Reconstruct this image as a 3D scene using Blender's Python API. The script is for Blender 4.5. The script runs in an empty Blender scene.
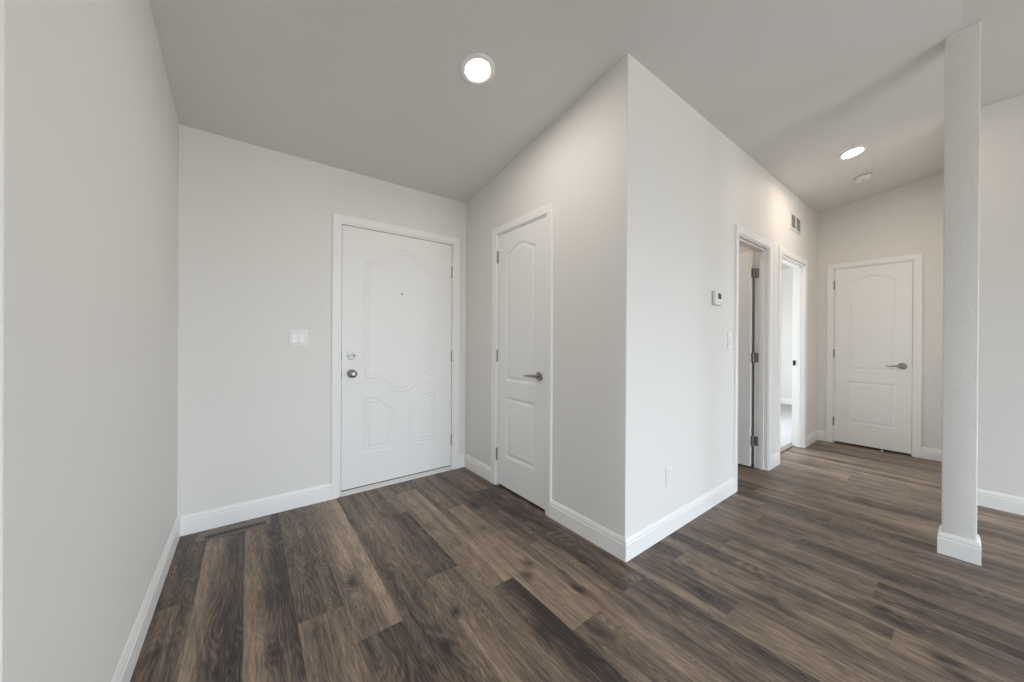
import bpy, bmesh, math, random
import numpy as np
from mathutils import Vector, Matrix

C = bpy.context.scene.collection
PI = math.pi

# ------------------------------------------------------------------ camera
EYE = 1.17
YAW, PITCH, ROLL, FPX = 0.92152, -0.00135, 0.00553, 347.36
cam_data = bpy.data.cameras.new('camera')
cam = bpy.data.objects.new('camera', cam_data)
C.objects.link(cam)
cam_data.sensor_fit = 'HORIZONTAL'
cam_data.sensor_width = 36.0
cam_data.lens = FPX / 1024 * 36.0
cam_data.clip_start = 0.02
_F = Vector((math.cos(YAW), math.sin(YAW), 0)); _R = Vector((math.sin(YAW), -math.cos(YAW), 0)); _U = Vector((0, 0, 1))
_F2 = _F*math.cos(PITCH) + _U*math.sin(PITCH); _U2 = -_F*math.sin(PITCH) + _U*math.cos(PITCH)
_R3 = _R*math.cos(ROLL) + _U2*math.sin(ROLL); _U3 = -_R*math.sin(ROLL) + _U2*math.cos(ROLL)
m3 = Matrix((_R3, _U3, -_F2)).transposed()
cam.matrix_world = Matrix.Translation((0, 0, EYE)) @ m3.to_4x4()
bpy.context.scene.camera = cam

# ------------------------------------------------------------------ daylight, exposure
SKY_STRENGTH = 10.5
world = bpy.data.worlds.new('overcast_sky')
bpy.context.scene.world = world
world.use_nodes = True
wn = world.node_tree.nodes
_tc = wn.new('ShaderNodeTexCoord'); _sp = wn.new('ShaderNodeSeparateXYZ'); _rp = wn.new('ShaderNodeValToRGB')
_mr = wn.new('ShaderNodeMapRange'); _mr.inputs['From Min'].default_value = -1.0
_wl = world.node_tree.links
_wl.new(_tc.outputs['Generated'], _sp.inputs[0]); _wl.new(_sp.outputs[2], _mr.inputs['Value']); _wl.new(_mr.outputs['Result'], _rp.inputs[0])
_rp.color_ramp.elements[0].position = 0.47; _rp.color_ramp.elements[0].color = (0.42, 0.43, 0.43, 1)      # ground outside
_rp.color_ramp.elements[1].position = 0.53; _rp.color_ramp.elements[1].color = (0.79, 0.895, 1.0, 1)       # bright overcast sky
_wl.new(_rp.outputs[0], wn['Background'].inputs['Color'])
wn['Background'].inputs['Strength'].default_value = SKY_STRENGTH
vs = bpy.context.scene.view_settings
vs.view_transform = 'Standard'
vs.look = 'None'
vs.exposure = 0.22
vs.gamma = 1.0
vs.use_curve_mapping = False
bpy.context.scene.cycles.max_bounces = 14
bpy.context.scene.cycles.diffuse_bounces = 8

# ------------------------------------------------------------------ dimensions (metres; X along the hall, Y towards the entry door)
XL = -0.331      # left wall face
YD = 2.830       # entry door wall face
XC = 1.607       # closet wall face
YH = 1.107       # hall wall face (with the two doorways)
XE = 5.450       # hall end wall face
XR = 4.212       # right wall face
YL = 0.990       # end of the left wall
RIDGE_Y, RIDGE_Z, SLOPE = 0.03, 2.873, 0.1555
WEST, EAST, SOUTH = -4.5, 8.05, -4.2
WT = 0.105       # wall thickness
SOUTH_SLOPE = 0.0
def ceil_z(y): return RIDGE_Z - (SLOPE*(y - RIDGE_Y) if y > RIDGE_Y else SOUTH_SLOPE*(RIDGE_Y - y))

# ------------------------------------------------------------------ materials
def new_mat(name, col, rough=0.5, metal=0.0, spec=0.5):
    m = bpy.data.materials.new(name); m.use_nodes = True
    b = m.node_tree.nodes['Principled BSDF']
    b.inputs['Base Color'].default_value = (*col, 1)
    b.inputs['Roughness'].default_value = rough
    b.inputs['Metallic'].default_value = metal
    b.inputs['Specular IOR Level'].default_value = spec
    return m
def add_bump(m, scale, strength, dist, detail=3.0, ramp=None, vary=0.0):
    nt = m.node_tree; b = nt.nodes['Principled BSDF']
    tc = nt.nodes.new('ShaderNodeTexCoord')
    n = nt.nodes.new('ShaderNodeTexNoise'); n.inputs['Scale'].default_value = scale; n.inputs['Detail'].default_value = detail
    nt.links.new(tc.outputs['Object'], n.inputs['Vector'])
    out = n.outputs['Fac']
    if ramp:
        r = nt.nodes.new('ShaderNodeMapRange'); r.interpolation_type = 'SMOOTHSTEP'
        r.inputs['From Min'].default_value, r.inputs['From Max'].default_value = ramp
        nt.links.new(out, r.inputs['Value']); out = r.outputs['Result']
    bp = nt.nodes.new('ShaderNodeBump'); bp.inputs['Strength'].default_value = strength; bp.inputs['Distance'].default_value = dist
    nt.links.new(out, bp.inputs['Height']); nt.links.new(bp.outputs['Normal'], b.inputs['Normal'])
    return m
M_WALL = add_bump(new_mat('wall_paint', (0.775, 0.76, 0.73), 0.62, spec=0.3), 70, 0.22, 0.003, 2.0)
M_CEIL = add_bump(new_mat('ceiling_paint', (0.71, 0.703, 0.685), 0.85, spec=0.15), 55, 0.25, 0.003, 3.0)
M_COL = add_bump(new_mat('textured_column_paint', (0.765, 0.75, 0.715), 0.6, spec=0.3), 90, 0.55, 0.0035, 2.0, ramp=(0.47, 0.56))
M_TRIM = new_mat('trim_paint', (0.87, 0.865, 0.85), 0.38, spec=0.4)
M_DOOR = new_mat('door_paint', (0.86, 0.855, 0.84), 0.42, spec=0.4)
M_PLASTIC = new_mat('white_plastic', (0.85, 0.84, 0.83), 0.3)
M_NICKEL = new_mat('satin_nickel', (0.34, 0.315, 0.285), 0.32, 1.0)
M_DARKMETAL = new_mat('dark_hinge_nickel', (0.32, 0.305, 0.285), 0.42, 0.9)
M_CHROME = new_mat('bright_chrome', (0.66, 0.67, 0.69), 0.5, 0.4)
M_BLACK = new_mat('dark_slot', (0.012, 0.012, 0.012), 0.7)
M_LCD = new_mat('lcd_glass', (0.045, 0.052, 0.055), 0.15)
M_REG = new_mat('taupe_register_enamel', (0.19, 0.155, 0.125), 0.4, 0.2)
M_LOUVER = new_mat('louver_enamel', (0.52, 0.50, 0.475), 0.45)
M_SILL = new_mat('threshold_vinyl', (0.74, 0.73, 0.71), 0.42)
M_GAP_SHADE = new_mat('gap_shade_dark', (0.055, 0.05, 0.045), 0.8)  # seal rubber coloured near black so gaps look shaded
M_CARPET = add_bump(new_mat('pale_carpet', (0.42, 0.41, 0.40), 0.95, spec=0.05), 900, 0.5, 0.004)
M_STRIP = new_mat('transition_strip_vinyl', (0.20, 0.17, 0.145), 0.4)
M_VINYLFRAME = new_mat('white_vinyl', (0.8, 0.8, 0.8), 0.35)
def emit_mat(name, col, strength):
    m = bpy.data.materials.new(name); m.use_nodes = True
    nt = m.node_tree; nt.nodes.clear()
    e = nt.nodes.new('ShaderNodeEmission'); o = nt.nodes.new('ShaderNodeOutputMaterial')
    e.inputs['Color'].default_value = (*col, 1); e.inputs['Strength'].default_value = strength
    nt.links.new(e.outputs[0], o.inputs[0]); return m
M_LAMP_ENTRY = emit_mat('entry_lamp_diffuser', (1.0, 0.91, 0.82), 140)
M_LAMP_FILL = emit_mat('added_fill_diffuser', (1.0, 0.83, 0.72), 90)  # for the added, unseen lamp behind the open door
M_LAMP_HALL = emit_mat('hall_lamp_diffuser', (1.0, 0.83, 0.70), 175)

def floor_material():
    m = bpy.data.materials.new('vinyl_oak_planks'); m.use_nodes = True
    nt = m.node_tree; N = nt.nodes; L = nt.links; b = N['Principled BSDF']
    def math_(op, a, c=None, clamp=False):
        n = N.new('ShaderNodeMath'); n.operation = op; n.use_clamp = clamp
        for i, v in enumerate((a, c)):
            if v is None: continue
            if isinstance(v, (int, float)): n.inputs[i].default_value = v
            else: L.new(v, n.inputs[i])
        return n.outputs[0]
    def maprange(v, a, c, d=0.0, e=1.0, smooth=True):
        n = N.new('ShaderNodeMapRange'); n.interpolation_type = 'SMOOTHSTEP' if smooth else 'LINEAR'
        L.new(v, n.inputs['Value'])
        for k, x in zip(('From Min', 'From Max', 'To Min', 'To Max'), (a, c, d, e)): n.inputs[k].default_value = x
        return n.outputs['Result']
    tone = N.new('ShaderNodeAttribute'); tone.attribute_name = 'tone'
    seed = N.new('ShaderNodeAttribute'); seed.attribute_name = 'seed'
    tc = N.new('ShaderNodeTexCoord'); sx = N.new('ShaderNodeSeparateXYZ'); L.new(tc.outputs['Object'], sx.inputs[0])
    X, Y = sx.outputs[0], sx.outputs[1]
    def vec(kx, ky, kz=37.0):
        cmb = N.new('ShaderNodeCombineXYZ')
        L.new(math_('MULTIPLY', X, kx), cmb.inputs[0]); L.new(math_('MULTIPLY', Y, ky), cmb.inputs[1])
        L.new(math_('MULTIPLY', seed.outputs['Fac'], kz), cmb.inputs[2]); return cmb.outputs[0]
    def noise(v, detail=3.0, rough=0.55, dist=0.0):
        n = N.new('ShaderNodeTexNoise'); n.inputs['Scale'].default_value = 1.0
        n.inputs['Detail'].default_value = detail; n.inputs['Roughness'].default_value = rough; n.inputs['Distortion'].default_value = dist
        L.new(v, n.inputs['Vector']); return n.outputs['Fac']
    streak = noise(vec(16, 1.1), 4, 0.6, 0.6)
    grain = noise(vec(90, 5.0), 5, 0.72, 0.3)
    fine = noise(vec(420, 16), 2, 0.5)
    blot = noise(vec(9, 6.0), 2, 0.5)
    tn = math_('ADD', math_('MULTIPLY', tone.outputs['Fac'], 0.64), 0.14)
    t = math_('ADD', tn, math_('MULTIPLY', math_('SUBTRACT', streak, 0.5), 1.0))
    t = math_('ADD', t, math_('MULTIPLY', math_('SUBTRACT', grain, 0.5), 0.65))
    t = math_('ADD', t, math_('MULTIPLY', math_('SUBTRACT', blot, 0.5), 0.28))
    pores = noise(vec(210, 12), 3, 0.7)
    t = math_('ADD', t, math_('MULTIPLY', math_('SUBTRACT', pores, 0.5), 0.8))
    # cathedral grain: contour lines of a stretched noise
    cath = noise(vec(10.0, 1.3, 61.0), 1.5, 0.45, 0.6)
    rings = math_('SINE', math_('MULTIPLY', cath, 150.0))
    t = math_('ADD', t, math_('MULTIPLY', rings, maprange(tone.outputs['Fac'], 0.1, 0.7, 0.10, 0.045)))
    ramp = N.new('ShaderNodeValToRGB'); L.new(t, ramp.inputs[0])
    cr = ramp.color_ramp
    cr.elements[0].position = 0.0; cr.elements[0].color = (0.029, 0.0212, 0.0190, 1)
    cr.elements[1].position = 1.0; cr.elements[1].color = (0.52, 0.390, 0.275, 1)
    for p_, c_ in ((0.22, (0.070, 0.0510, 0.0440)), (0.5, (0.192, 0.1410, 0.1045)), (0.75, (0.340, 0.253, 0.184))):
        e = cr.elements.new(p_); e.color = (*c_, 1)
    # knots
    kat = N.new('ShaderNodeAttribute'); kat.attribute_name = 'knot'
    kf = math_('MULTIPLY', kat.outputs['Fac'], maprange(pores, 0.35, 0.6, 0.45, 1.0))
    mix = N.new('ShaderNodeMix'); mix.data_type = 'RGBA'
    L.new(math_('MULTIPLY', kf, 0.95, True), mix.inputs[0])
    L.new(ramp.outputs[0], mix.inputs[6]); mix.inputs[7].default_value = (0.012, 0.010, 0.0095, 1)
    # limed (whitish) pores, stronger in the dark grain
    lime = math_('MULTIPLY', maprange(fine, 0.62, 0.74), maprange(rings, 0.2, 1.0))
    lime = math_('MULTIPLY', lime, maprange(t, 0.0, 0.7, 0.75, 0.35))
    mix2 = N.new('ShaderNodeMix'); mix2.data_type = 'RGBA'
    L.new(lime, mix2.inputs[0]); L.new(mix.outputs[2], mix2.inputs[6]); mix2.inputs[7].default_value = (0.34, 0.30, 0.265, 1)
    # seams along the plank edges
    fr = math_('FRACT', math_('ADD', math_('DIVIDE', math_('ADD', X, 0.011), 0.1765), 40.0))
    d = math_('SUBTRACT', 0.5, math_('ABSOLUTE', math_('SUBTRACT', fr, 0.5)))
    seam = math_('MULTIPLY', maprange(d, 0.003, 0.010, 1, 0), maprange(blot, 0.42, 0.62, 0.15, 0.75))
    mix3 = N.new('ShaderNodeMix'); mix3.data_type = 'RGBA'
    L.new(seam, mix3.inputs[0]); L.new(mix2.outputs[2], mix3.inputs[6]); mix3.inputs[7].default_value = (0.20, 0.165, 0.135, 1)
    L.new(mix3.outputs[2], b.inputs['Base Color'])
    L.new(maprange(grain, 0.3, 0.7, 0.36, 0.50, False), b.inputs['Roughness'])
    b.inputs['Specular IOR Level'].default_value = 0.42
    bp = N.new('ShaderNodeBump'); bp.inputs['Strength'].default_value = 0.18; bp.inputs['Distance'].default_value = 0.0015
    L.new(grain, bp.inputs['Height']); L.new(bp.outputs['Normal'], b.inputs['Normal'])
    return m
M_FLOOR = floor_material()

# ------------------------------------------------------------------ helpers
def link(o, parent=None):
    C.objects.link(o)
    if parent is not None: o.parent = parent
    return o
def obj(name, bm, mat, parent=None, smooth=False, angle=35):
    bmesh.ops.recalc_face_normals(bm, faces=bm.faces)
    me = bpy.data.meshes.new(name); bm.to_mesh(me); bm.free()
    for m in (mat if isinstance(mat, (list, tuple)) else [mat]): me.materials.append(m)
    if smooth:
        me.polygons.foreach_set('use_smooth', [True]*len(me.polygons))
        try: me.set_sharp_from_angle(angle=math.radians(angle))
        except Exception: pass
    return link(bpy.data.objects.new(name, me), parent)
def tag(o, label, cat, group=None, kind=None):
    o['label'] = label; o['category'] = cat
    if group: o['group'] = group
    if kind: o['kind'] = kind
    return o
def thing(name, loc, label, cat, rot=0.0, group=None, kind=None):
    o = bpy.data.objects.new(name, None); C.objects.link(o)
    o.empty_display_size = 0.1
    o.location = loc; o.rotation_euler = (0, 0, rot)
    return tag(o, label, cat, group, kind)
def box(bm, x0, x1, y0, y1, z0, z1, bev=0.0, seg=2):
    vs_ = [bm.verts.new(p) for p in ((x0,y0,z0),(x1,y0,z0),(x1,y1,z0),(x0,y1,z0),(x0,y0,z1),(x1,y0,z1),(x1,y1,z1),(x0,y1,z1))]
    fs = [bm.faces.new([vs_[i] for i in f]) for f in ((3,2,1,0),(4,5,6,7),(0,1,5,4),(1,2,6,5),(2,3,7,6),(3,0,4,7))]
    if bev > 0:
        es = {e for f in fs for e in f.edges}
        bmesh.ops.bevel(bm, geom=list(es), offset=bev, segments=seg, affect='EDGES', profile=0.5)
    return vs_
def wall_box(bm, x0, x1, y0, y1, z0=0.0, z1=None, round_edge=None):
    """a straight piece of wall; without z1 it runs up into the sloped ceiling"""
    ys = [y0] + ([RIDGE_Y] if (z1 is None and y0 < RIDGE_Y < y1) else []) + [y1]
    for a, b_ in zip(ys, ys[1:]):
        za = z1 if z1 is not None else ceil_z(a) + 0.03
        zb = z1 if z1 is not None else ceil_z(b_) + 0.03
        v = [bm.verts.new(p) for p in ((x0,a,z0),(x1,a,z0),(x1,b_,z0),(x0,b_,z0),(x0,a,za),(x1,a,za),(x1,b_,zb),(x0,b_,zb))]
        fs = [bm.faces.new([v[i] for i in f]) for f in ((3,2,1,0),(4,5,6,7),(0,1,5,4),(1,2,6,5),(2,3,7,6),(3,0,4,7))]
        if round_edge:
            es = [e for e in {e for f in fs for e in f.edges}
                  if all(any(abs(w.co.x-rx) < 1e-5 and abs(w.co.y-ry) < 1e-5 for rx, ry in round_edge) for w in e.verts)
                  and abs(e.verts[0].co.z - e.verts[1].co.z) > 0.1]
            if es: bmesh.ops.bevel(bm, geom=es, offset=0.005, segments=3, affect='EDGES', profile=0.5)
def cyl(bm, c, axis, r0, r1, h, seg=24, bev=0.0):
    """cylinder/cone from point c along axis"""
    ax = Vector(axis).normalized()
    M = Matrix.Translation(Vector(c) + ax*h/2) @ ax.to_track_quat('Z', 'Y').to_matrix().to_4x4()
    r = bmesh.ops.create_cone(bm, cap_ends=True, segments=seg, radius1=r0, radius2=r1, depth=h, matrix=M)
    return r['verts']
def lathe(bm, c, axis, prof, seg=32):
    """prof: list of (radius, distance along axis)"""
    ax = Vector(axis).normalized(); q = ax.to_track_quat('Z', 'Y').to_matrix()
    rings = []
    for r, h in prof:
        if r < 1e-6: rings.append([bm.verts.new(Vector(c) + ax*h)])
        else: rings.append([bm.verts.new(Vector(c) + q @ Vector((r*math.cos(2*PI*k/seg), r*math.sin(2*PI*k/seg), h))) for k in range(seg)])
    for a, b_ in zip(rings, rings[1:]):
        for k in range(seg):
            k2 = (k+1) % seg
            if len(a) == 1 and len(b_) == 1: continue
            if len(a) == 1: bm.faces.new((a[0], b_[k], b_[k2]))
            elif len(b_) == 1: bm.faces.new((a[k], b_[0], a[k2]))
            else: bm.faces.new((a[k], b_[k], b_[k2], a[k2]))
def sweep(bm, path, prof, to3d, closed=False):
    """prof (offset to the left of the path, height); mitred corners"""
    n = len(path); P = [Vector(p) for p in path]
    def nrm(a, b_): d = (b_-a).normalized(); return Vector((-d.y, d.x))
    rows = []
    for i in range(n):
        if closed: n0, n1 = nrm(P[i-1], P[i]), nrm(P[i], P[(i+1) % n])
        else:
            n0 = nrm(P[i-1], P[i]) if i > 0 else None; n1 = nrm(P[i], P[i+1]) if i < n-1 else None
            n0 = n0 or n1; n1 = n1 or n0
        mt = (n0+n1); mt = mt / (1 + n0.dot(n1))
        rows.append([bm.verts.new(to3d(P[i].x+mt.x*o, P[i].y+mt.y*o, h)) for o, h in prof])
    k = len(prof)
    for i in range(n if closed else n-1):
        a, b_ = rows[i], rows[(i+1) % n]
        for j in range(k): bm.faces.new((a[j], a[(j+1) % k], b_[(j+1) % k], b_[j]))
    if not closed:
        bm.faces.new(rows[0]); bm.faces.new(list(reversed(rows[-1])))

# ------------------------------------------------------------------ floor
def build_floor():
    rng = random.Random(11)
    W, X0 = 0.1765, -0.011
    # rows seen in the photograph: (y of the far end, y of the near end, tone left, tone right, dark streak place, its depth)
    seen = {
        -3: [(2.83, 1.2, .35, .25, .5, .15)],
        -2: [(2.83, 2.10, .22, .20, .5, .1), (2.10, 0.85, .28, .44, .2, .15)],
        -1: [(2.83, 0.9, .80, .10, .75, .12)],
        0: [(2.83, 1.05, .82, .14, .72, .14)],
        1: [(2.83, 1.662, .30, .44, .55, .14), (1.662, 0.45, .66, .56, .4, .14)],
        2: [(2.83, 1.425, .52, .92, .25, .05), (1.425, 0.3, .44, .12, .7, .1)],
        3: [(2.83, 0.75, .38, .52, .45, .20)],
        4: [(2.83, 2.32, .42, .40, .5, .05), (2.32, 1.602, .40, .10, .7, .1), (1.602, 0.35, .66, .68, .45, .12)],
        5: [(2.83, 2.62, .45, .45, .5, .1), (2.62, 1.36, .66, .84, .3, .05), (1.36, 0.1, .62, -.02, .75, .1)],
        6: [(2.83, 2.18, .46, .52, .5, .1), (2.18, 0.965, .74, .80, .3, .08), (0.965, -.4, .36, .42, .5, .12)],
        7: [(2.83, 1.52, .56, .34, .6, .14), (1.52, 0.24, .70, .46, .8, .14)],
        8: [(2.83, 2.3, .46, .42, .5, .1), (2.3, 0.97, .20, .22, .5, .08), (0.97, -.35, .52, .16, .8, .14)],
        9: [(2.83, 0.622, .45, .12, .6, .1), (0.622, -.75, .58, .46, .6, .15)],
        10: [(2.83, .95, .3, .22, .5, .1), (0.95, -.2, .42, .50, .4, .15)],
        11: [(2.83, 0.18, .50, .20, .6, .14), (0.18, -1.1, .44, .36, .5, .12)],
        12: [(2.83, .85, .5, .4, .5, .1), (.85, -.5, .56, .38, .35, .15)],
        13: [(2.83, 0.265, .48, .60, .4, .12), (0.265, -1.0, .14, .20, .5, .06)],
        14: [(2.83, .6, .5, .34, .5, .12), (.6, -.7, .55, .30, .7, .15)],
    }
    # knots and dark smudges in the planks: (x, y, half width, half length, depth)
    knots = [(0.09, 1.894, 0.028, 0.16, 0.28), (0.081, 1.556, 0.022, 0.05, 0.35), (-0.086, 1.869, 0.03, 0.14, 0.3), (-0.095, 1.594, 0.025, 0.06, 0.35), (-0.242, 2.347, 0.03, 0.12, 0.15), (0.403, 1.793, 0.02, 0.045, 0.5), (0.712, 1.334, 0.013, 0.022, 0.5), (0.291, 2.354, 0.02, 0.12, 0.15), (0.627, 1.557, 0.02, 0.1, 0.2), (0.941, 2.345, 0.018, 0.05, 0.2), (1.292, 2.123, 0.018, 0.04, 0.22), (0.528, 1.156, 0.012, 0.02, 0.3), (0.218, 1.578, 0.015, 0.04, 0.2), (-0.266, 1.826, 0.02, 0.03, 0.25), (1.243, 1.113, 0.016, 0.03, 0.55), (1.171, 1.394, 0.018, 0.03, 0.35), (1.113, 1.331, 0.018, 0.025, 0.4), (1.165, 1.828, 0.014, 0.025, 0.3), (1.288, 2.123, 0.018, 0.03, 0.25), (0.95, 1.035, 0.025, 0.07, 0.3), (1.825, 0.866, 0.012, 0.02, 0.3), (1.267, 1.235, 0.016, 0.05, 0.2), (1.9, 0.538, 0.02, 0.04, 0.25), (1.691, 0.756, 0.015, 0.03, 0.2), (2.809, 1.04, 0.014, 0.03, 0.3), (2.725, 0.967, 0.014, 0.03, 0.35), (0.605, 1.198, 0.012, 0.02, 0.3), (2.225, 0.226, 0.014, 0.03, 0.45), (2.169, 0.178, 0.018, 0.05, 0.35), (2.537, 0.241, 0.014, 0.03, 0.4), (2.049, 0.051, 0.016, 0.035, 0.5), (1.987, 0.01, 0.02, 0.05, 0.35), (2.326, 0.524, 0.014, 0.05, 0.35), (1.879, 0.532, 0.02, 0.06, 0.3), (2.901, 0.289, 0.014, 0.03, 0.25), (2.699, 0.985, 0.016, 0.04, 0.3), (3.376, 0.897, 0.014, 0.04, 0.3), (2.716, 0.862, 0.014, 0.03, 0.3), (4.337, 0.605, 0.02, 0.08, 0.3), (3.771, 0.656, 0.014, 0.04, 0.3), (2.915, 0.29, 0.015, 0.03, 0.25), (3.409, 0.421, 0.02, 0.06, 0.2), (4.897, 0.983, 0.02, 0.06, 0.25)]
    bm = bmesh.new()
    kl = bm.verts.layers.float.new('knot')
    tl = bm.verts.layers.float.new('tone'); sl = bm.verts.layers.float.new('seed')
    r0, r1 = math.floor((WEST-X0)/W)-1, math.ceil((EAST-X0)/W)+1
    for r in range(r0, r1):
        xa, xb = max(X0+W*r, WEST-0.1), min(X0+W*(r+1), EAST+0.1)
        if xb <= xa: continue
        planks = list(seen.get(r, []))
        y = planks[-1][1] if planks else YD
        first = not planks
        while y > SOUTH:
            ln = rng.uniform(0.25, 1.2) if first else 1.22
            first = False
            b_ = rng.choice((.22, .32, .42, .50, .58, .66)); g = rng.uniform(-.2, .2)
            planks.append((y, y-ln, b_-g, b_+g, rng.uniform(.25, .75), rng.uniform(.06, .24)))
            y -= ln
        for (y1, y0, ta, tb, sc, sd) in planks:
            y0 = max(y0, SOUTH-0.1); y1 = min(y1, YD+0.15) if y1 < YD else YD+0.15
            if y1-y0 < 1e-4: continue
            sd_ = rng.random()*9.7; ph = rng.random()*6.28; k1 = rng.uniform(3, 6)
            NC = 20 if r in seen else 8; ny = max(2, int((y1-y0)/(0.013 if r in seen and y1 > -0.3 else 0.07)))
            sel = [k for k in knots if r in seen and xa <= k[0] < xb and y0 < k[1] <= y1]
            g_ = []
            for j in range(ny+1):
                yy = y1 + (y0-y1)*j/ny; row = []
                for i in range(NC+1):
                    u = i/NC
                    v = bm.verts.new((xa+(xb-xa)*u, yy, 0))
                    s = u*u*(3-2*u)
                    cc = sc + 0.10*math.sin(yy*k1+ph)
                    v[tl] = ta+(tb-ta)*s - sd*math.exp(-((u-cc)/0.16)**2)*(0.7+0.3*math.sin(yy*k1*1.7+ph*2)) + 0.05*math.sin(yy*2.3+ph)
                    v[sl] = sd_
                    for kx_, ky_, kw_, kh_, kd_ in sel:
                        dx_ = v.co.x-kx_ + 0.004*math.sin(yy*90+ph); dy_ = yy-ky_
                        e_ = (dx_/kw_)**2 + (dy_/kh_)**2
                        if e_ < 14:
                            v[tl] -= kd_*1.15*math.exp(-e_/2.2)
                            v[kl] += min(1.0, kd_*2.1)*math.exp(-((dx_/(0.75*kw_))**2 + (dy_/min(0.03, 0.8*kh_))**2))
                    row.append(v)
                g_.append(row)
            for j in range(ny):
                for i in range(NC): bm.faces.new((g_[j][i], g_[j+1][i], g_[j+1][i+1], g_[j][i+1]))
    fl = obj('floor', bm, M_FLOOR)
    return tag(fl, 'dark brown and tan wood plank floor running towards the entry door', 'floor', kind='structure')
build_floor()

bm = bmesh.new(); box(bm, 3.965, EAST, YH+0.135, YD, 0.0005, 0.008)
tag(obj('floor_bedroom', bm, M_CARPET), 'pale carpet in the bright room seen through the second hall doorway', 'floor', kind='structure')
bm = bmesh.new(); box(bm, 4.092, 4.898, YH+0.085, YH+0.14, 0.0, 0.011, 0.004)
tag(obj('trim_threshold', bm, M_STRIP), 'flat brown threshold strip between hall planks and pale carpet', 'trim', kind='structure')

# ------------------------------------------------------------------ ceiling: two slopes meeting over the column
bm = bmesh.new()
def cz(y): return ceil_z(y)
ys = [SOUTH-0.15, RIDGE_Y, YD+0.3]
lo = [[bm.verts.new((x, y, cz(y))) for y in ys] for x in (WEST-0.15, EAST+0.15)]
hi = [[bm.verts.new((x, y, cz(y)+0.14)) for y in ys] for x in (WEST-0.15, EAST+0.15)]
for k in range(2):
    bm.faces.new((lo[0][k], lo[0][k+1], lo[1][k+1], lo[1][k])); bm.faces.new((hi[0][k], hi[1][k], hi[1][k+1], hi[0][k+1]))
    for s in (0, 1): bm.faces.new((lo[s][k], hi[s][k], hi[s][k+1], lo[s][k+1]))
for k in (0, 2): bm.faces.new((lo[0][k], lo[1][k], hi[1][k], hi[0][k]))
tag(obj('ceiling', bm, M_CEIL), 'pale grey vaulted ceiling sloping down to the entry door wall', 'ceiling', kind='structure')

# ------------------------------------------------------------------ walls
# door openings
E0, E1, EZ = 0.535, 1.487, 2.050          # entry, x range and head
K0, K1, KZ = 1.718, 2.328, 2.035          # closet, y range
A0, A1, AZ = 3.060, 3.778, 2.030          # first hall doorway, x range
B0, B1, BZ = 4.075, 4.915, 2.030          # second hall doorway, x range
H0, H1, HZ = 0.338, 0.974, 2.035          # hall end door, y range
def wall(name, bm, label, mat=M_WALL, smooth=False):
    o = obj(name, bm, mat, smooth=smooth, angle=50)
    return tag(o, label, 'wall', kind='structure')

bm = bmesh.new(); wall_box(bm, XL-WT, XL, YL, YD+0.02, round_edge=[(XL, YL)])
wall('wall_left', bm, 'plain pale grey wall along the left side of the entry', smooth=True)
bm = bmesh.new(); wall_box(bm, WEST, XL-WT, YL, YL+WT)
wall('wall_return', bm, 'pale grey wall turning the corner at the left wall end')

bm = bmesh.new()
wall_box(bm, WEST-0.1, E0, YD, YD+0.14); pass
wall_box(bm, E0, E1, YD, YD+0.14, EZ)
W2 = (4.25, 6.5, 0.5, 2.05)               # bedroom window in the outer wall
wall_box(bm, E1, W2[0], YD, YD+0.14); wall_box(bm, W2[1], EAST+0.1, YD, YD+0.14)
wall_box(bm, W2[0], W2[1], YD, YD+0.14, 0, W2[2]); wall_box(bm, W2[0], W2[1], YD, YD+0.14, W2[3])
wall('wall_entry', bm, 'warm white wall holding the wide entry door')

bm = bmesh.new()
wall_box(bm, XC, XC+WT, YH+WT, K0); wall_box(bm, XC, XC+WT, K1, YD); wall_box(bm, XC, XC+WT, K0, K1, KZ)
wall('wall_closet', bm, 'warm white wall holding the narrow closet door')

bm = bmesh.new()
wall_box(bm, XC, A0, YH, YH+WT, round_edge=[(XC, YH)]); wall_box(bm, A0, A1, YH, YH+WT, AZ)
wall_box(bm, A1, B0, YH, YH+WT); wall_box(bm, B0, B1, YH, YH+WT, BZ); wall_box(bm, B1, EAST, YH, YH+WT)
wall('wall_hall', bm, 'bright bluish white wall leading into the hall with two doorways', smooth=True)

bm = bmesh.new()
wall_box(bm, XE, XE+WT, 0.09-WT, H0); wall_box(bm, XE, XE+WT, H1, YH); wall_box(bm, XE, XE+WT, H0, H1, HZ)
wall('wall_end', bm, 'beige wall at the end of the hall behind the arched panel door')
bm = bmesh.new(); wall_box(bm, XR+WT, XE, 0.09-WT, 0.09); wall_box(bm, XE+WT, EAST, 0.09-WT, 0.09)
wall('wall_passage', bm, 'hall side wall hidden behind the square column')
bm = bmesh.new(); wall_box(bm, XR, XR+WT, -1.7, 0.09)
wall('wall_right', bm, 'grey wall at the right edge behind the square column')
# hidden partitions and the far sides of the living room
bm = bmesh.new(); wall_box(bm, 2.55, 2.55+WT, YH+WT, YD); wall('wall_closet_back', bm, 'closet back wall behind the closed closet door')
bm = bmesh.new(); wall_box(bm, 3.86, 3.86+WT, YH+WT, YD); wall('wall_partition', bm, 'partition between the two rooms off the hall')
bm = bmesh.new(); wall_box(bm, EAST, EAST+WT, SOUTH, YD); wall('wall_bedroom', bm, 'white far wall of the bright room through the second doorway')
WS = [(-2.6, -1.0, 0.75, 2.05), (0.3, 3.1, 0.05, 2.1), (4.6, 7.4, 0.6, 2.1)]
bm = bmesh.new(); x = WEST-0.1
for (a, b_, z0, z1) in WS:
    wall_box(bm, x, a, SOUTH-0.12, SOUTH); wall_box(bm, a, b_, SOUTH-0.12, SOUTH, 0, z0); wall_box(bm, a, b_, SOUTH-0.12, SOUTH, z1); x = b_
wall_box(bm, x, EAST+WT, SOUTH-0.12, SOUTH)
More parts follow.
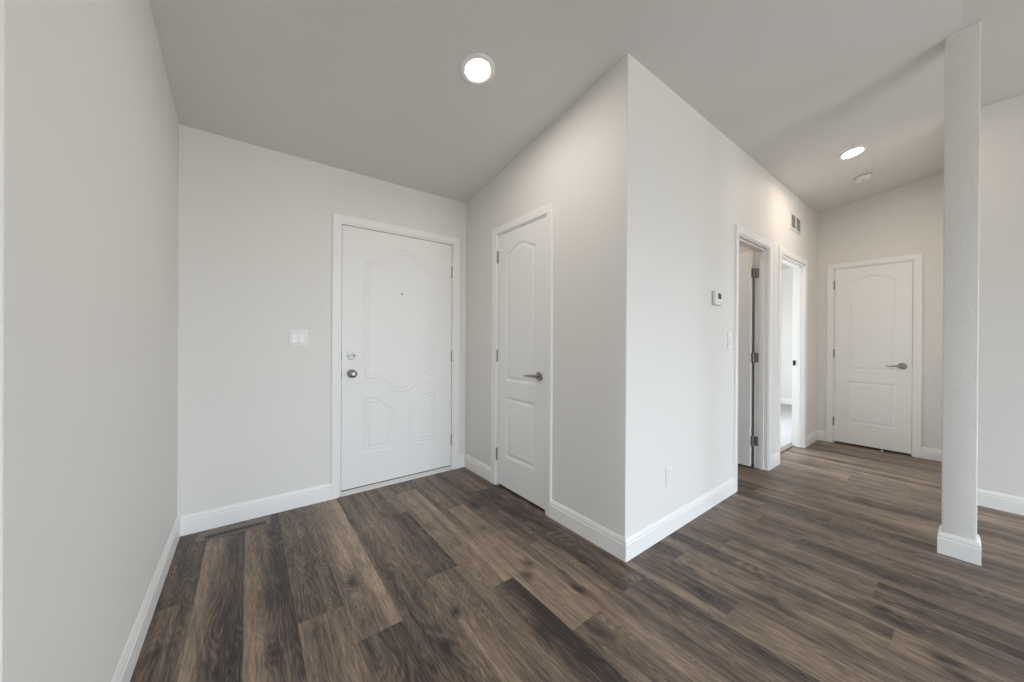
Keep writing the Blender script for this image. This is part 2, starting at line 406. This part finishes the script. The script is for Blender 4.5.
wall('wall_back', bm, 'living room wall with windows behind the viewer')
WW = (-2.5, -1.4, 0.8, 1.95)
bm = bmesh.new(); wall_box(bm, WEST-0.12, WEST, SOUTH, WW[0]); wall_box(bm, WEST-0.12, WEST, WW[1], YD)
wall_box(bm, WEST-0.12, WEST, WW[0], WW[1], 0, WW[2]); wall_box(bm, WEST-0.12, WEST, WW[0], WW[1], WW[3])
wall('wall_west', bm, 'living room side wall with a window beyond the left wall')

def window_frame(name, a, b_, z0, z1, plane, along_x, label):
    bm = bmesh.new()
    def bb(u0, u1, w0, w1):
        if along_x: box(bm, u0, u1, plane, plane+0.06, w0, w1)
        else: box(bm, plane, plane+0.06, u0, u1, w0, w1)
    t = 0.05; mid = (a+b_)/2
    bb(a, a+t, z0, z1); bb(b_-t, b_, z0, z1); bb(a+t, b_-t, z0, z0+t); bb(a+t, b_-t, z1-t, z1); bb(mid-t/2, mid+t/2, z0+t, z1-t)
    o = obj(name, bm, M_VINYLFRAME); tag(o, label, 'window', kind='structure')
window_frame('window_1', *WS[0], SOUTH-0.1, True, 'white framed window at the west end of the living room wall')
window_frame('window_2', *WS[1], SOUTH-0.1, True, 'white framed glazed patio opening behind the viewer')
window_frame('window_3', *WS[2], SOUTH-0.1, True, 'white framed window at the east end of the living room wall')
window_frame('window_5', *WW, WEST-0.1, False, 'white framed window in the living room side wall')
window_frame('window_4', *W2, YD+0.04, True, 'white framed window lighting the bright room off the hall')
def portal(loc, rot, sx, sy):
    ld = bpy.data.lights.new('window_portal', 'AREA'); ld.shape = 'RECTANGLE'; ld.size = sx; ld.size_y = sy
    ld.cycles.is_portal = True
    o = bpy.data.objects.new('window_portal', ld); C.objects.link(o); o.location = loc; o.rotation_euler = rot
for (a, b_, z0, z1) in WS: portal(((a+b_)/2, SOUTH-0.11, (z0+z1)/2), (PI/2, 0, 0), b_-a, z1-z0)
portal((WEST-0.11, (WW[0]+WW[1])/2, (WW[2]+WW[3])/2), (0, -PI/2, 0), WW[3]-WW[2], WW[1]-WW[0])
portal(((W2[0]+W2[1])/2, YD+0.13, (W2[2]+W2[3])/2), (-PI/2, 0, 0), W2[1]-W2[0], W2[3]-W2[2])

# ------------------------------------------------------------------ square column
CX0, CX1, CY0, CY1 = 3.080, 3.198, -0.0285, 0.0905
bm = bmesh.new()
wall_box(bm, CX0, CX1, CY0, CY1, round_edge=[(CX0, CY0), (CX0, CY1), (CX1, CY0), (CX1, CY1)])
tag(obj('column', bm, M_COL, smooth=True, angle=50), 'slim square textured off-white column standing free at the hall mouth', 'column', kind='structure')

# ------------------------------------------------------------------ baseboards
BB = [(0, 0), (0.014, 0), (0.014, 0.084), (0.0115, 0.0865), (0.0105, 0.0885), (0.0115, 0.0905), (0.0115, 0.101), (0.0085, 0.1055), (0.0075, 0.112), (0.005, 0.117), (0, 0.117)]
def baseboard(name, path, label, closed=False):
    bm = bmesh.new(); sweep(bm, path, BB, lambda u, v, h: (u, v, h), closed)
    o = obj(name, bm, M_TRIM, smooth=True, angle=25)
    tag(o, label, 'baseboard', kind='structure')
CW = 0.055       # casing width
baseboard('baseboard_left', [(XL, YD), (XL, YL), (WEST, YL)], 'white baseboard along the left grey wall')
baseboard('baseboard_entry', [(E0+0.008-CW+0.02, YD), (XL+0.013, YD)], 'white baseboard left of the entry door behind the floor register')
baseboard('baseboard_nook', [(XC-0.013, YD), (E1-0.008+CW-0.02, YD)], 'short white baseboard piece right of the entry door')
baseboard('baseboard_closet', [(XC, K1-0.008+CW-0.01), (XC, YD)], 'white baseboard between entry corner and closet door')
baseboard('baseboard_corner', [(A0+0.008-CW+0.005, YH), (XC, YH), (XC, K0+0.008-CW+0.01)], 'white baseboard wrapping the outside corner between closet and hall')
baseboard('baseboard_hall', [(B0+0.008-CW+0.005, YH), (A1-0.008+CW-0.005, YH)], 'short white baseboard between the two hall doorways')
baseboard('baseboard_far', [(XE-0.013, YH), (B1-0.008+CW-0.005, YH)], 'white baseboard right of the second hall doorway')
baseboard('baseboard_end', [(XE, H1-0.008+CW-0.005), (XE, YH)], 'short white baseboard left of the hall end door')
baseboard('baseboard_stub', [(XE, 0.09), (XE, H0+0.008-CW+0.005)], 'white baseboard right of the hall end door')
baseboard('baseboard_right', [(XR, -1.7), (XR, 0.09), (XE-0.013, 0.09)], 'white baseboard on the right wall behind the column')
baseboard('baseboard_bedroom', [(EAST, YH+WT), (EAST, YD)], 'white baseboard along the far wall of the bright room')
baseboard('baseboard_column', [(CX0, CY0), (CX0, CY1), (CX1, CY1), (CX1, CY0)], 'white baseboard collar around the foot of the square column', closed=True)

# ------------------------------------------------------------------ door casings and jambs
CAS = [(0, 0), (0, 0.008), (0.004, 0.0105), (0.014, 0.0115), (0.036, 0.0135), (0.047, 0.0155), (0.0525, 0.014), (0.055, 0.010), (0.055, 0)]
def casing(name, u0, u1, zt, z0, to3d, label, depth, stop_at, sill=False):
    """to3d(u, z, out) maps opening coordinates into the room; out is towards the viewer's side"""
    bm = bmesh.new(); r = 0.008
    sweep(bm, [(u0+r-0.002, z0), (u0+r-0.002, zt-r+0.002), (u1-r+0.002, zt-r+0.002), (u1-r+0.002, z0)], CAS, to3d)
    o = obj(name, bm, M_TRIM, smooth=True, angle=22)
    tag(o, label, 'door casing', kind='structure')
    bm = bmesh.new(); t = 0.017
    JP = [(0, 0.001), (0, -depth), (-t, -depth), (-t, 0.001)]
    sweep(bm, [(u0, z0), (u0, zt), (u1, zt), (u1, z0)], JP, to3d)
    obj('door_jamb', bm, M_TRIM, o)
    bm = bmesh.new()
    SP = [(-t+0.001, -stop_at), (-t+0.001, -stop_at-0.034), (-t-0.011, -stop_at-0.034), (-t-0.011, -stop_at)]
    sweep(bm, [(u0, z0), (u0, zt), (u1, zt), (u1, z0)], SP, to3d)
    obj('door_stop', bm, M_TRIM, o)
    return o
f_entry = lambda u, z, h: (u, YD-h, z)
f_closet = lambda u, z, h: (XC-h, -u, z)        # u = -y so that the path runs left to right for the viewer
f_hall = lambda u, z, h: (u, YH-h, z)
f_end = lambda u, z, h: (XE-h, -u, z)
casing('trim_1', E0, E1, EZ, 0.0, f_entry, 'white casing around the entry door', 0.139, 0.060)
casing('trim_2', -K1, -K0, KZ, 0.0, f_closet, 'white casing around the closet door', WT, 0.046)
t3 = casing('trim_3', A0, A1, AZ, 0.0, f_hall, 'white casing around the first hall doorway with open door', WT, 0.030)
t4 = casing('trim_4', B0, B1, BZ, 0.0, f_hall, 'white casing around the second hall doorway to the bright room', WT, 0.030)
casing('trim_5', -H1, -H0, HZ, 0.0, f_end, 'white casing around the hall end door', WT, 0.046)
bm = bmesh.new(); box(bm, B1-0.0175, B1-0.0165-0.001, YH+0.072, YH+0.100, 0.905, 0.965); 
obj('strike_plate', bm, M_DARKMETAL, t4)
bm = bmesh.new(); box(bm, B1-0.0186, B1-0.0176, YH+0.080, YH+0.092, 0.922, 0.948)
obj('strike_hole_shade', bm, M_BLACK, t4)  # black patch painted in place of a shaded hole

# entry threshold and weather strip
bm = bmesh.new()
box(bm, E0+0.017, E1-0.017, YD-0.014, YD+0.13, 0.0, 0.022, 0.004)
box(bm, E0+0.017, E1-0.017, YD+0.010, YD+0.10, 0.018, 0.028, 0.003)
sill = obj('trim_sill', bm, M_SILL); tag(sill, 'white raised sill strip under the entry door', 'door sill', kind='structure')

# ------------------------------------------------------------------ moulded door slabs
def seg_dist(P, poly):
    """signed distance (inside positive) of points P (n,2) to a closed polygon"""
    a = np.array(poly); b_ = np.roll(a, -1, 0)
    best = np.full(len(P), 1e9); inside = np.zeros(len(P), bool)
    for (x0, y0), (x1, y1) in zip(a, b_):
        d = np.array((x1-x0, y1-y0)); L2 = d @ d
        if L2 < 1e-14: continue
        t = np.clip(((P[:, 0]-x0)*d[0] + (P[:, 1]-y0)*d[1])/L2, 0, 1)
        best = np.minimum(best, np.hypot(P[:, 0]-x0-t*d[0], P[:, 1]-y0-t*d[1]))
        if y0 != y1:
            c = ((y0 > P[:, 1]) != (y1 > P[:, 1])) & (P[:, 0] < (x1-x0)*(P[:, 1]-y0)/(y1-y0)+x0)
            inside ^= c
    return np.where(inside, best, -best)
def curve_pts(pts, n=10):
    """Catmull-Rom through pts"""
    P = [Vector(p) for p in pts]; P = [P[0]*2-P[1]] + P + [P[-1]*2-P[-2]]; out = []
    for i in range(1, len(P)-2):
        for k in range(n):
            t = k/n; a, b_, c, d = P[i-1], P[i], P[i+1], P[i+2]
            out.append(tuple(0.5*((2*b_)+(c-a)*t+(2*a-5*b_+4*c-d)*t*t+(3*b_-a-3*c+d)*t**3)))
    out.append(tuple(P[-2])); return out
def slab(name, w, h, thick, panels, depth, parent, kprof, res=0.005):
    """front face looks along -y of the slab; x 0..w, z 0..h; panel mouldings pressed into both faces' front"""
    nx, nz = int(w/res), int(h/res)
    xs = np.linspace(0, w, nx+1); zs = np.linspace(0, h, nz+1)
    G = np.array([(x, z) for z in zs for x in xs])
    off = np.zeros(len(G))
    for poly in panels:
        d = seg_dist(G, poly)
        off += np.interp(d, kprof[0], kprof[1])*depth
    V = [(g[0], -o, g[1]) for g, o in zip(G, off)]
    F = []
    W1 = nx+1
    for j in range(nz):
        for i in range(nx):
            a = j*W1+i; F.append((a, a+1, a+1+W1, a+W1))
    bd = [i for i in range(nx)] + [j*W1+nx for j in range(nz)] + [nz*W1+i for i in range(nx, 0, -1)] + [j*W1 for j in range(nz, 0, -1)]
    nb = len(V)
    V += [(V[i][0], thick, V[i][2]) for i in bd]
    k = len(bd)
    for q in range(k): F.append((bd[(q+1) % k], bd[q], nb+q, nb+(q+1) % k))
    F.append(tuple(nb+q for q in range(k)))
    me = bpy.data.meshes.new(name); me.from_pydata(V, [], F); me.validate(); me.materials.append(M_DOOR)
    me.polygons.foreach_set('use_smooth', [True]*len(me.polygons)); me.set_sharp_from_angle(angle=math.radians(50))
    return link(bpy.data.objects.new(name, me), parent)
PROF = ([-1, 0.0, 0.004, 0.010, 0.015, 0.018, 0.034, 0.040, 9], [0, 0, -0.45, -1.0, -1.0, -0.95, -0.22, -0.15, -0.15])
def hinge(parent, x, z, y=-0.004, side=1):
    bm = bmesh.new(); hh = 0.089
    for k in range(5):
        cyl(bm, (x, y, z-hh/2+k*hh/5+0.0006), (0, 0, 1), 0.0068, 0.0068, hh/5-0.0012, 14)
    cyl(bm, (x, y, z+hh/2), (0, 0, 1), 0.0075, 0.004, 0.006, 14); cyl(bm, (x, y, z-hh/2-0.006), (0, 0, 1), 0.004, 0.0075, 0.006, 14)
    box(bm, x-0.0045, x+0.0045, y+0.002, y+0.016, z-hh/2, z+hh/2)
    return obj('hinge', bm, M_DARKMETAL, parent, smooth=True)
def lever(parent, x, z, direction):
    """rose and lever on the front face (-y)"""
    bm = bmesh.new()
    lathe(bm, (x, 0.002, z), (0, -1, 0), [(0, 0), (0.0335, 0), (0.0335, 0.005), (0.030, 0.0095), (0.018, 0.012), (0, 0.012)], 36)
    rose = obj('rose', bm, M_NICKEL, parent, smooth=True)
    bm = bmesh.new()
    lathe(bm, (x, -0.008, z), (0, -1, 0), [(0, 0), (0.0115, 0), (0.0105, 0.022), (0.0125, 0.036), (0.0125, 0.048), (0, 0.050)], 24)
    pts = [(0.0, -0.050, 0.0, .0105), (0.022, -0.053, 0.001, .0095), (0.05, -0.054, 0.0, .008), (0.085, -0.052, -0.003, .0072), (0.108, -0.049, -0.004, .007), (0.114, -0.047, -0.004, .0035)]
    rings = []
    for px, py, pz, r in pts:
        rings.append([bm.verts.new((x+direction*px, py+0.55*r*math.cos(2*PI*k/14), z+pz+r*math.sin(2*PI*k/14))) for k in range(14)])
    for a, b_ in zip(rings, rings[1:]):
        for k in range(14): bm.faces.new((a[k], a[(k+1) % 14], b_[(k+1) % 14], b_[k]))
    bm.faces.new(rings[0]); bm.faces.new(list(reversed(rings[-1])))
    obj('lever_handle', bm, M_NICKEL, parent, smooth=True)
def two_panel(w):
    """arched top panel over a plain lower panel"""
    m = 0.113; cx = w/2; a = w/2-m
    arch = [(cx+a*s, 1.832 + 0.056*(0.5+0.5*math.cos(PI*s))**0.8) for s in np.linspace(1, -1, 41)]
    up = [(m, 0.838), (w-m, 0.838)] + arch
    low = [(m, 0.238), (w-m, 0.238), (w-m, 0.708), (m, 0.708)]
    return [up, low]

# entry door
ew = E1-E0-0.034-0.009; ex = E0+0.0225; ez = 0.037
d = thing('door_1', (ex, YD+0.012, ez), 'wide white entry door with curved raised panels and round knob', 'door', kind='structure')
def esh(pts): return [(x-ex, z-ez) for x, z in pts]
cxm = 1.011
def mirror(pts): return [(2*cxm-x, z) for x, z in pts]
topc = curve_pts([(0.712, 1.776), (0.775, 1.779), (0.83, 1.800), (0.895, 1.868), (0.955, 1.903), (cxm, 1.911)], 8)
botc = curve_pts([(0.712, 0.855), (0.770, 0.852), (0.83, 0.828), (0.90, 0.767), (0.955, 0.736), (cxm, 0.728)], 8)
upper = topc + list(reversed(mirror(topc)))[1:] + mirror(botc) + list(reversed(botc))[1:]
llc = curve_pts([(0.712, 0.716), (0.775, 0.710), (0.83, 0.690), (0.895, 0.632), (0.950, 0.599)], 8)
lowl = llc + [(0.950, 0.292), (0.712, 0.292)]
sl = slab('slab', ew, EZ-0.017-0.003-ez, 0.044, [esh(upper), esh(lowl), esh(mirror(lowl))], 0.0058, d,
          ([-1, 0.0, 0.004, 0.009, 0.016, 0.028, 0.034, 0.040, 0.046, 9], [0, 0, -0.85, -1.0, -0.25, -0.2, -0.85, -0.85, -0.1, -0.1]))
for hz in (1.782, 1.022, 0.272): hinge(d, ew+0.0035, hz-ez)
bm = bmesh.new(); kx, kz = 0.070, 0.912-ez
lathe(bm, (kx, 0.002, kz), (0, -1, 0), [(0, 0), (0.033, 0), (0.033, 0.005), (0.029, 0.010), (0.015, 0.013), (0.0125, 0.026), (0.019, 0.034), (0.0265, 0.044), (0.028, 0.054), (0.0235, 0.062), (0.012, 0.0655), (0, 0.066)], 36)
kn = obj('door_knob', bm, M_NICKEL, d, smooth=True, angle=50)
bm = bmesh.new(); lathe(bm, (kx, -0.063, kz), (0, -1, 0), [(0, 0), (0.009, 0), (0.009, 0.0045), (0, 0.005)], 20)
obj('turn_button', bm, M_NICKEL, kn, smooth=True)
bm = bmesh.new(); bz = 1.049-ez
lathe(bm, (kx-0.004, 0.002, bz), (0, -1, 0), [(0, 0), (0.031, 0), (0.031, 0.006), (0.0275, 0.012), (0.012, 0.014), (0, 0.014)], 36)
db = obj('deadbolt', bm, M_CHROME, d, smooth=True)
bm = bmesh.new(); box(bm, kx-0.010, kx+0.022, -0.026, -0.011, bz+0.006, bz+0.014, 0.003)
obj('thumb_turn', bm, M_CHROME, db, smooth=True)
bm = bmesh.new()
cyl(bm, (kx-0.018, -0.0095, bz-0.001), (0, -1, 0), 0.0048, 0.0048, 0.004, 12)
obj('screw', bm, M_BLACK, db)
bm = bmesh.new(); cyl(bm, (kx+0.013, -0.0095, bz-0.001), (0, -1, 0), 0.0048, 0.0048, 0.004, 12)
obj('screw', bm, M_BLACK, db)
bm = bmesh.new(); lathe(bm, (cxm-ex, 0.001, 1.549-ez), (0, -1, 0), [(0, 0), (0.0075, 0), (0.0075, 0.004), (0.0045, 0.005), (0.0045, 0.002), (0, 0.002)], 20)
obj('peephole', bm, M_DARKMETAL, d, smooth=True)
for zz, hh in ((1.049-ez, 0.055), (0.912-ez, 0.058)):
    bm = bmesh.new(); box(bm, -0.0056, 0.0006, -0.001, 0.024, zz-hh/2, zz+hh/2)
    obj('latch_plate', bm, M_GAP_SHADE, d)
bm = bmesh.new(); box(bm, 0.001, ew-0.001, 0.003, 0.036, -0.010, 0.001)
obj('sweep_gap_shade', bm, M_GAP_SHADE, d)  # dark strip painting the shade between slab and sill
bm = bmesh.new(); box(bm, -0.0054, -0.0006, 0.010, 0.040, 0.0, EZ-0.02-ez); box(bm, -0.0054, ew+0.003, 0.030, 0.046, EZ-0.0205-ez, EZ-0.0172-ez)
obj('seal_gap_shade', bm, M_GAP_SHADE, d)  # seal strips, their dark colour standing in for the shadow gap

# closet door (faces -x): slab x axis runs towards -y
kw = K1-K0-0.034-0.006
d = thing('door_2', (XC+0.003, K1-0.020, 0.021), 'narrow white closet door with arched upper panel, closed, beside the outside corner', 'door', rot=-PI/2, kind='structure')
slab('slab', kw, KZ-0.017-0.003-0.021, 0.035, two_panel(kw), 0.0075, d, PROF)
for hz in (1.822, 1.027, 0.232): hinge(d, -0.0045, hz)
lever(d, kw-0.066, 0.903, -1)
bm = bmesh.new(); box(bm, kw+0.0004, kw+0.003, -0.001, 0.024, 0.903-0.03, 0.903+0.03)
obj('latch_plate', bm, M_DARKMETAL, d)

# hall end door
hw = H1-H0-0.034-0.006
d = thing('door_3', (XE+0.003, H1-0.020, 0.021), 'white arched panel door closed at the far end of the hall', 'door', rot=-PI/2, kind='structure')
slab('slab', hw, HZ-0.017-0.003-0.021, 0.035, two_panel(hw), 0.0075, d, PROF)
for hz in (1.815, 1.020, 0.232): hinge(d, -0.0045, hz)
lever(d, hw-0.066, 0.903, -1)
bm = bmesh.new(); box(bm, hw+0.0004, hw+0.003, -0.001, 0.024, 0.903-0.03, 0.903+0.03)
obj('latch_plate', bm, M_DARKMETAL, d)

# open door inside the first doorway: hinged on the far jamb, swung straight back into the room
aw = A1-A0-0.034-0.006
px, py = A1-0.0175, YH+WT+0.006
d = thing('door_4', (px-0.022, py+0.006, 0.014), 'white door standing open inside the first hall doorway', 'door', rot=PI/2, kind='structure')
# slab x axis runs along +y, its pressed front (local -y) turned to +x; the plain back faces the viewer
bm = bmesh.new(); box(bm, 0.002, aw, 0.0, 0.035, 0.0, AZ-0.017-0.003-0.014, 0.002)
obj('slab', bm, M_DOOR, d)
for hz in (1.795, 1.010, 0.235):
    bm = bmesh.new(); hh = 0.089; z = hz
    # barrel at the pivot (world px, py), one leaf on the jamb, one on the slab's edge
    cyl(bm, (-0.006, -0.0215+0.0145, z-hh/2), (0, 0, 1), 0.007, 0.007, hh, 14)
    box(bm, -0.0435, -0.006, -0.0225, -0.0200, z-hh/2, z+hh/2, 0.0008, 1)
    box(bm, -0.001, 0.0015, -0.004, 0.030, z-hh/2, z+hh/2)
    obj('hinge', bm, M_DARKMETAL, d, smooth=True)

# ------------------------------------------------------------------ wall plates
def plate(name, loc, rot, w, h, label, cat, rockers=1, dark=False):
    t = thing(name, loc, label, cat, rot=rot)
    bm = bmesh.new(); box(bm, -w/2, w/2, -0.006, 0.0, -h/2, h/2, 0.0025)
    obj('cover_plate', bm, M_PLASTIC, t, smooth=True)
    for k in range(rockers):
        cx = (k-(rockers-1)/2)*0.046
        bm = bmesh.new()
        box(bm, cx-0.0175, cx+0.0175, -0.0065, -0.004, -0.0345, 0.0345)
        obj('bezel', bm, M_LOUVER, t)
        bm = bmesh.new()
        v = box(bm, cx-0.0160, cx+0.0160, -0.0105, -0.005, -0.0325, 0.0325)
        for q in v:
            if q.co.y < -0.008 and q.co.z > 0: q.co.y = -0.0075
        if cat == 'switch': obj('rocker', bm, M_PLASTIC, t)
        else:
            obj('receptacle', bm, M_PLASTIC, t)
    return t
plate('light_switch', (0.2775, YD, 1.1785), 0, 0.117, 0.117, 'white double rocker light switch left of the entry door', 'switch', 2)
plate('light_switch', (2.915, YH, 1.180), 0, 0.072, 0.117, 'white single light switch beside the first hall doorway', 'switch', 1)
plate('power_outlet', (2.047, YH, 0.352), 0, 0.072, 0.117, 'white power outlet low on the bright hall wall', 'outlet', 1)

t = thing('thermostat', (2.672, YH, 1.480), 'small white thermostat with dark display on the bright hall wall', 'thermostat')
bm = bmesh.new(); box(bm, -0.058, 0.058, -0.008, 0.0, -0.050, 0.050, 0.002); obj('back_plate', bm, M_LOUVER, t, smooth=True)
bm = bmesh.new(); box(bm, -0.055, 0.055, -0.027, -0.006, -0.048, 0.048, 0.004); obj('housing', bm, M_PLASTIC, t, smooth=True)
bm = bmesh.new(); box(bm, -0.018, 0.030, -0.0285, -0.024, -0.006, 0.034, 0.001); obj('display', bm, M_LCD, t)
bm = bmesh.new()
for k in range(3): box(bm, -0.022+k*0.02, -0.010+k*0.02, -0.0285, -0.025, -0.032, -0.026, 0.001)
obj('buttons', bm, M_LOUVER, t)

# return air grille high on the hall wall
t = thing('air_vent', (4.552, YH, 2.411), 'white two-bay return air grille high above the second hall doorway', 'vent')
gw, gh = 0.180, 0.088
bm = bmesh.new()
box(bm, -gw, gw, -0.008, 0, gh-0.022, gh, 0.002); box(bm, -gw, gw, -0.008, 0, -gh, -gh+0.022, 0.002)
box(bm, -gw, -gw+0.022, -0.008, 0, -gh+0.02, gh-0.02, 0.002); box(bm, gw-0.022, gw, -0.008, 0, -gh+0.02, gh-0.02, 0.002)
box(bm, -0.009, 0.009, -0.008, 0, -gh+0.02, gh-0.02, 0.001)
obj('frame', bm, M_WALL, t)
for s in (-1, 1):
    bm = bmesh.new(); a, b_ = (-gw+0.020, -0.008) if s < 0 else (0.008, gw-0.020)
    n = 12
    for k in range(n):
        z = -gh+0.024+k*(2*gh-0.048)/(n-1)
        v = [bm.verts.new(p) for p in ((a, -0.0065, z-0.006), (b_, -0.0065, z-0.006), (b_, -0.0008, z+0.006), (a, -0.0008, z+0.006), (a, -0.0055, z-0.0068), (b_, -0.0055, z-0.0068), (b_, 0.0, z+0.0052), (a, 0.0, z+0.0052))]
        for f in ((0,1,2,3),(7,6,5,4),(0,4,5,1),(1,5,6,2),(2,6,7,3),(3,7,4,0)): bm.faces.new([v[i] for i in f])
    obj('louvers', bm, M_LOUVER, t)
bm = bmesh.new(); box(bm, -gw+0.02, gw-0.02, -0.0004, 0.0, -gh+0.02, gh-0.02)
obj('backing', bm, M_GAP_SHADE, t)  # dark sheet painted for the shade behind the louvers

# floor register
t = thing('floor_register', (-0.059, 2.729, 0.0), 'taupe slotted metal floor register beside the left corner baseboard', 'vent')
RW, RD = 0.177, 0.059
bm = bmesh.new()
z0, z1 = 0.0010, 0.0034
s0, s1, yb, yf = -0.140, 0.152, 0.000, -0.044
box(bm, -RW, RW, yb, RD, z0, z1); box(bm, -RW, RW, -RD, yf, z0, z1)
box(bm, -RW, s0, yf, yb, z0, z1); box(bm, s1, RW, yf, yb, z0, z1)
n = 28
for k in range(n+1):
    x = s0+(s1-s0)*k/n
    box(bm, x-0.0018, x+0.0018, yf, yb, z0, z1-0.0012)
obj('grille', bm, M_REG, t)
bm = bmesh.new(); box(bm, s0, s1, yf, yb, 0.0002, 0.0008)
obj('duct_shade', bm, M_BLACK, t)  # flat black sheet painting the shade of the duct below the slats
bm = bmesh.new(); box(bm, 0.105, 0.112, -0.026, -0.012, 0.004, 0.010, 0.001)
obj('damper_lever', bm, M_REG, t)

# ------------------------------------------------------------------ ceiling fittings
def ceiling_thing(name, x, y, label, cat, group=None):
    o = thing(name, (x, y, ceil_z(y)), label, cat, group=group)
    o.rotation_euler = (-math.atan(SLOPE)*(1 if y > RIDGE_Y else -1), 0, 0)
    return o
def downlight(x, y, r_out, r_in, mat, label):
    t = ceiling_thing('recessed_light', x, y, label, 'ceiling light', 'recessed ceiling lights')
    bm = bmesh.new()
    lathe(bm, (0, 0, 0.001), (0, 0, -1), [(r_out, 0), (r_out, 0.004), (r_out-0.006, 0.009), (r_in+0.012, 0.0105), (r_in, 0.007), (r_in-0.002, 0.001)], 48)
    obj('trim_ring', bm, M_PLASTIC, t, smooth=True)
    bm = bmesh.new(); lathe(bm, (0, 0, -0.0015), (0, 0, -1), [(r_in-0.0005, 0), (r_in-0.0005, 0.003), (r_in*0.6, 0.0042), (0, 0.0048)], 48)
    obj('diffuser', bm, mat, t, smooth=True)
downlight(0.979, 1.607, 0.094, 0.0655, M_LAMP_ENTRY, 'round recessed ceiling light glowing white above the entry')
downlight(4.082, 0.610, 0.094, 0.0655, M_LAMP_HALL, 'round recessed ceiling light glowing warm at the hall mouth')
downlight(3.15, 1.75, 0.094, 0.0655, M_LAMP_FILL, 'unseen ceiling light added to brighten the room behind the open door')  # unseen lamp, added because the open door came out too dark
t = ceiling_thing('smoke_detector', 4.74, 0.634, 'round white smoke detector on the hall ceiling past the warm light', 'smoke detector')
bm = bmesh.new(); lathe(bm, (0, 0, 0.0), (0, 0, -1), [(0, 0), (0.070, 0), (0.070, 0.008), (0.064, 0.010), (0, 0.010)], 40); obj('base', bm, M_LOUVER, t, smooth=True)
bm = bmesh.new(); lathe(bm, (0, 0, -0.008), (0, 0, -1), [(0.060, 0), (0.060, 0.014), (0.052, 0.024), (0.030, 0.030), (0, 0.031)], 40); obj('cover', bm, M_PLASTIC, t, smooth=True)
bm = bmesh.new(); lathe(bm, (0.0, 0, -0.036), (0, 0, -1), [(0.013, 0), (0.013, 0.0035), (0.010, 0.005), (0, 0.005)], 24); obj('test_button', bm, M_LOUVER, t, smooth=True)

# small white stop at the foot of the hall end door
t = thing('door_bumper', (5.434, 0.566, 0.0), 'tiny white rubber bumper on the floor under the hall end door', 'door stop')
bm = bmesh.new(); lathe(bm, (0, 0, 0), (0, 0, 1), [(0, 0), (0.011, 0), (0.011, 0.010), (0.008, 0.017), (0, 0.020)], 20); obj('rubber_tip', bm, M_PLASTIC, t, smooth=True)
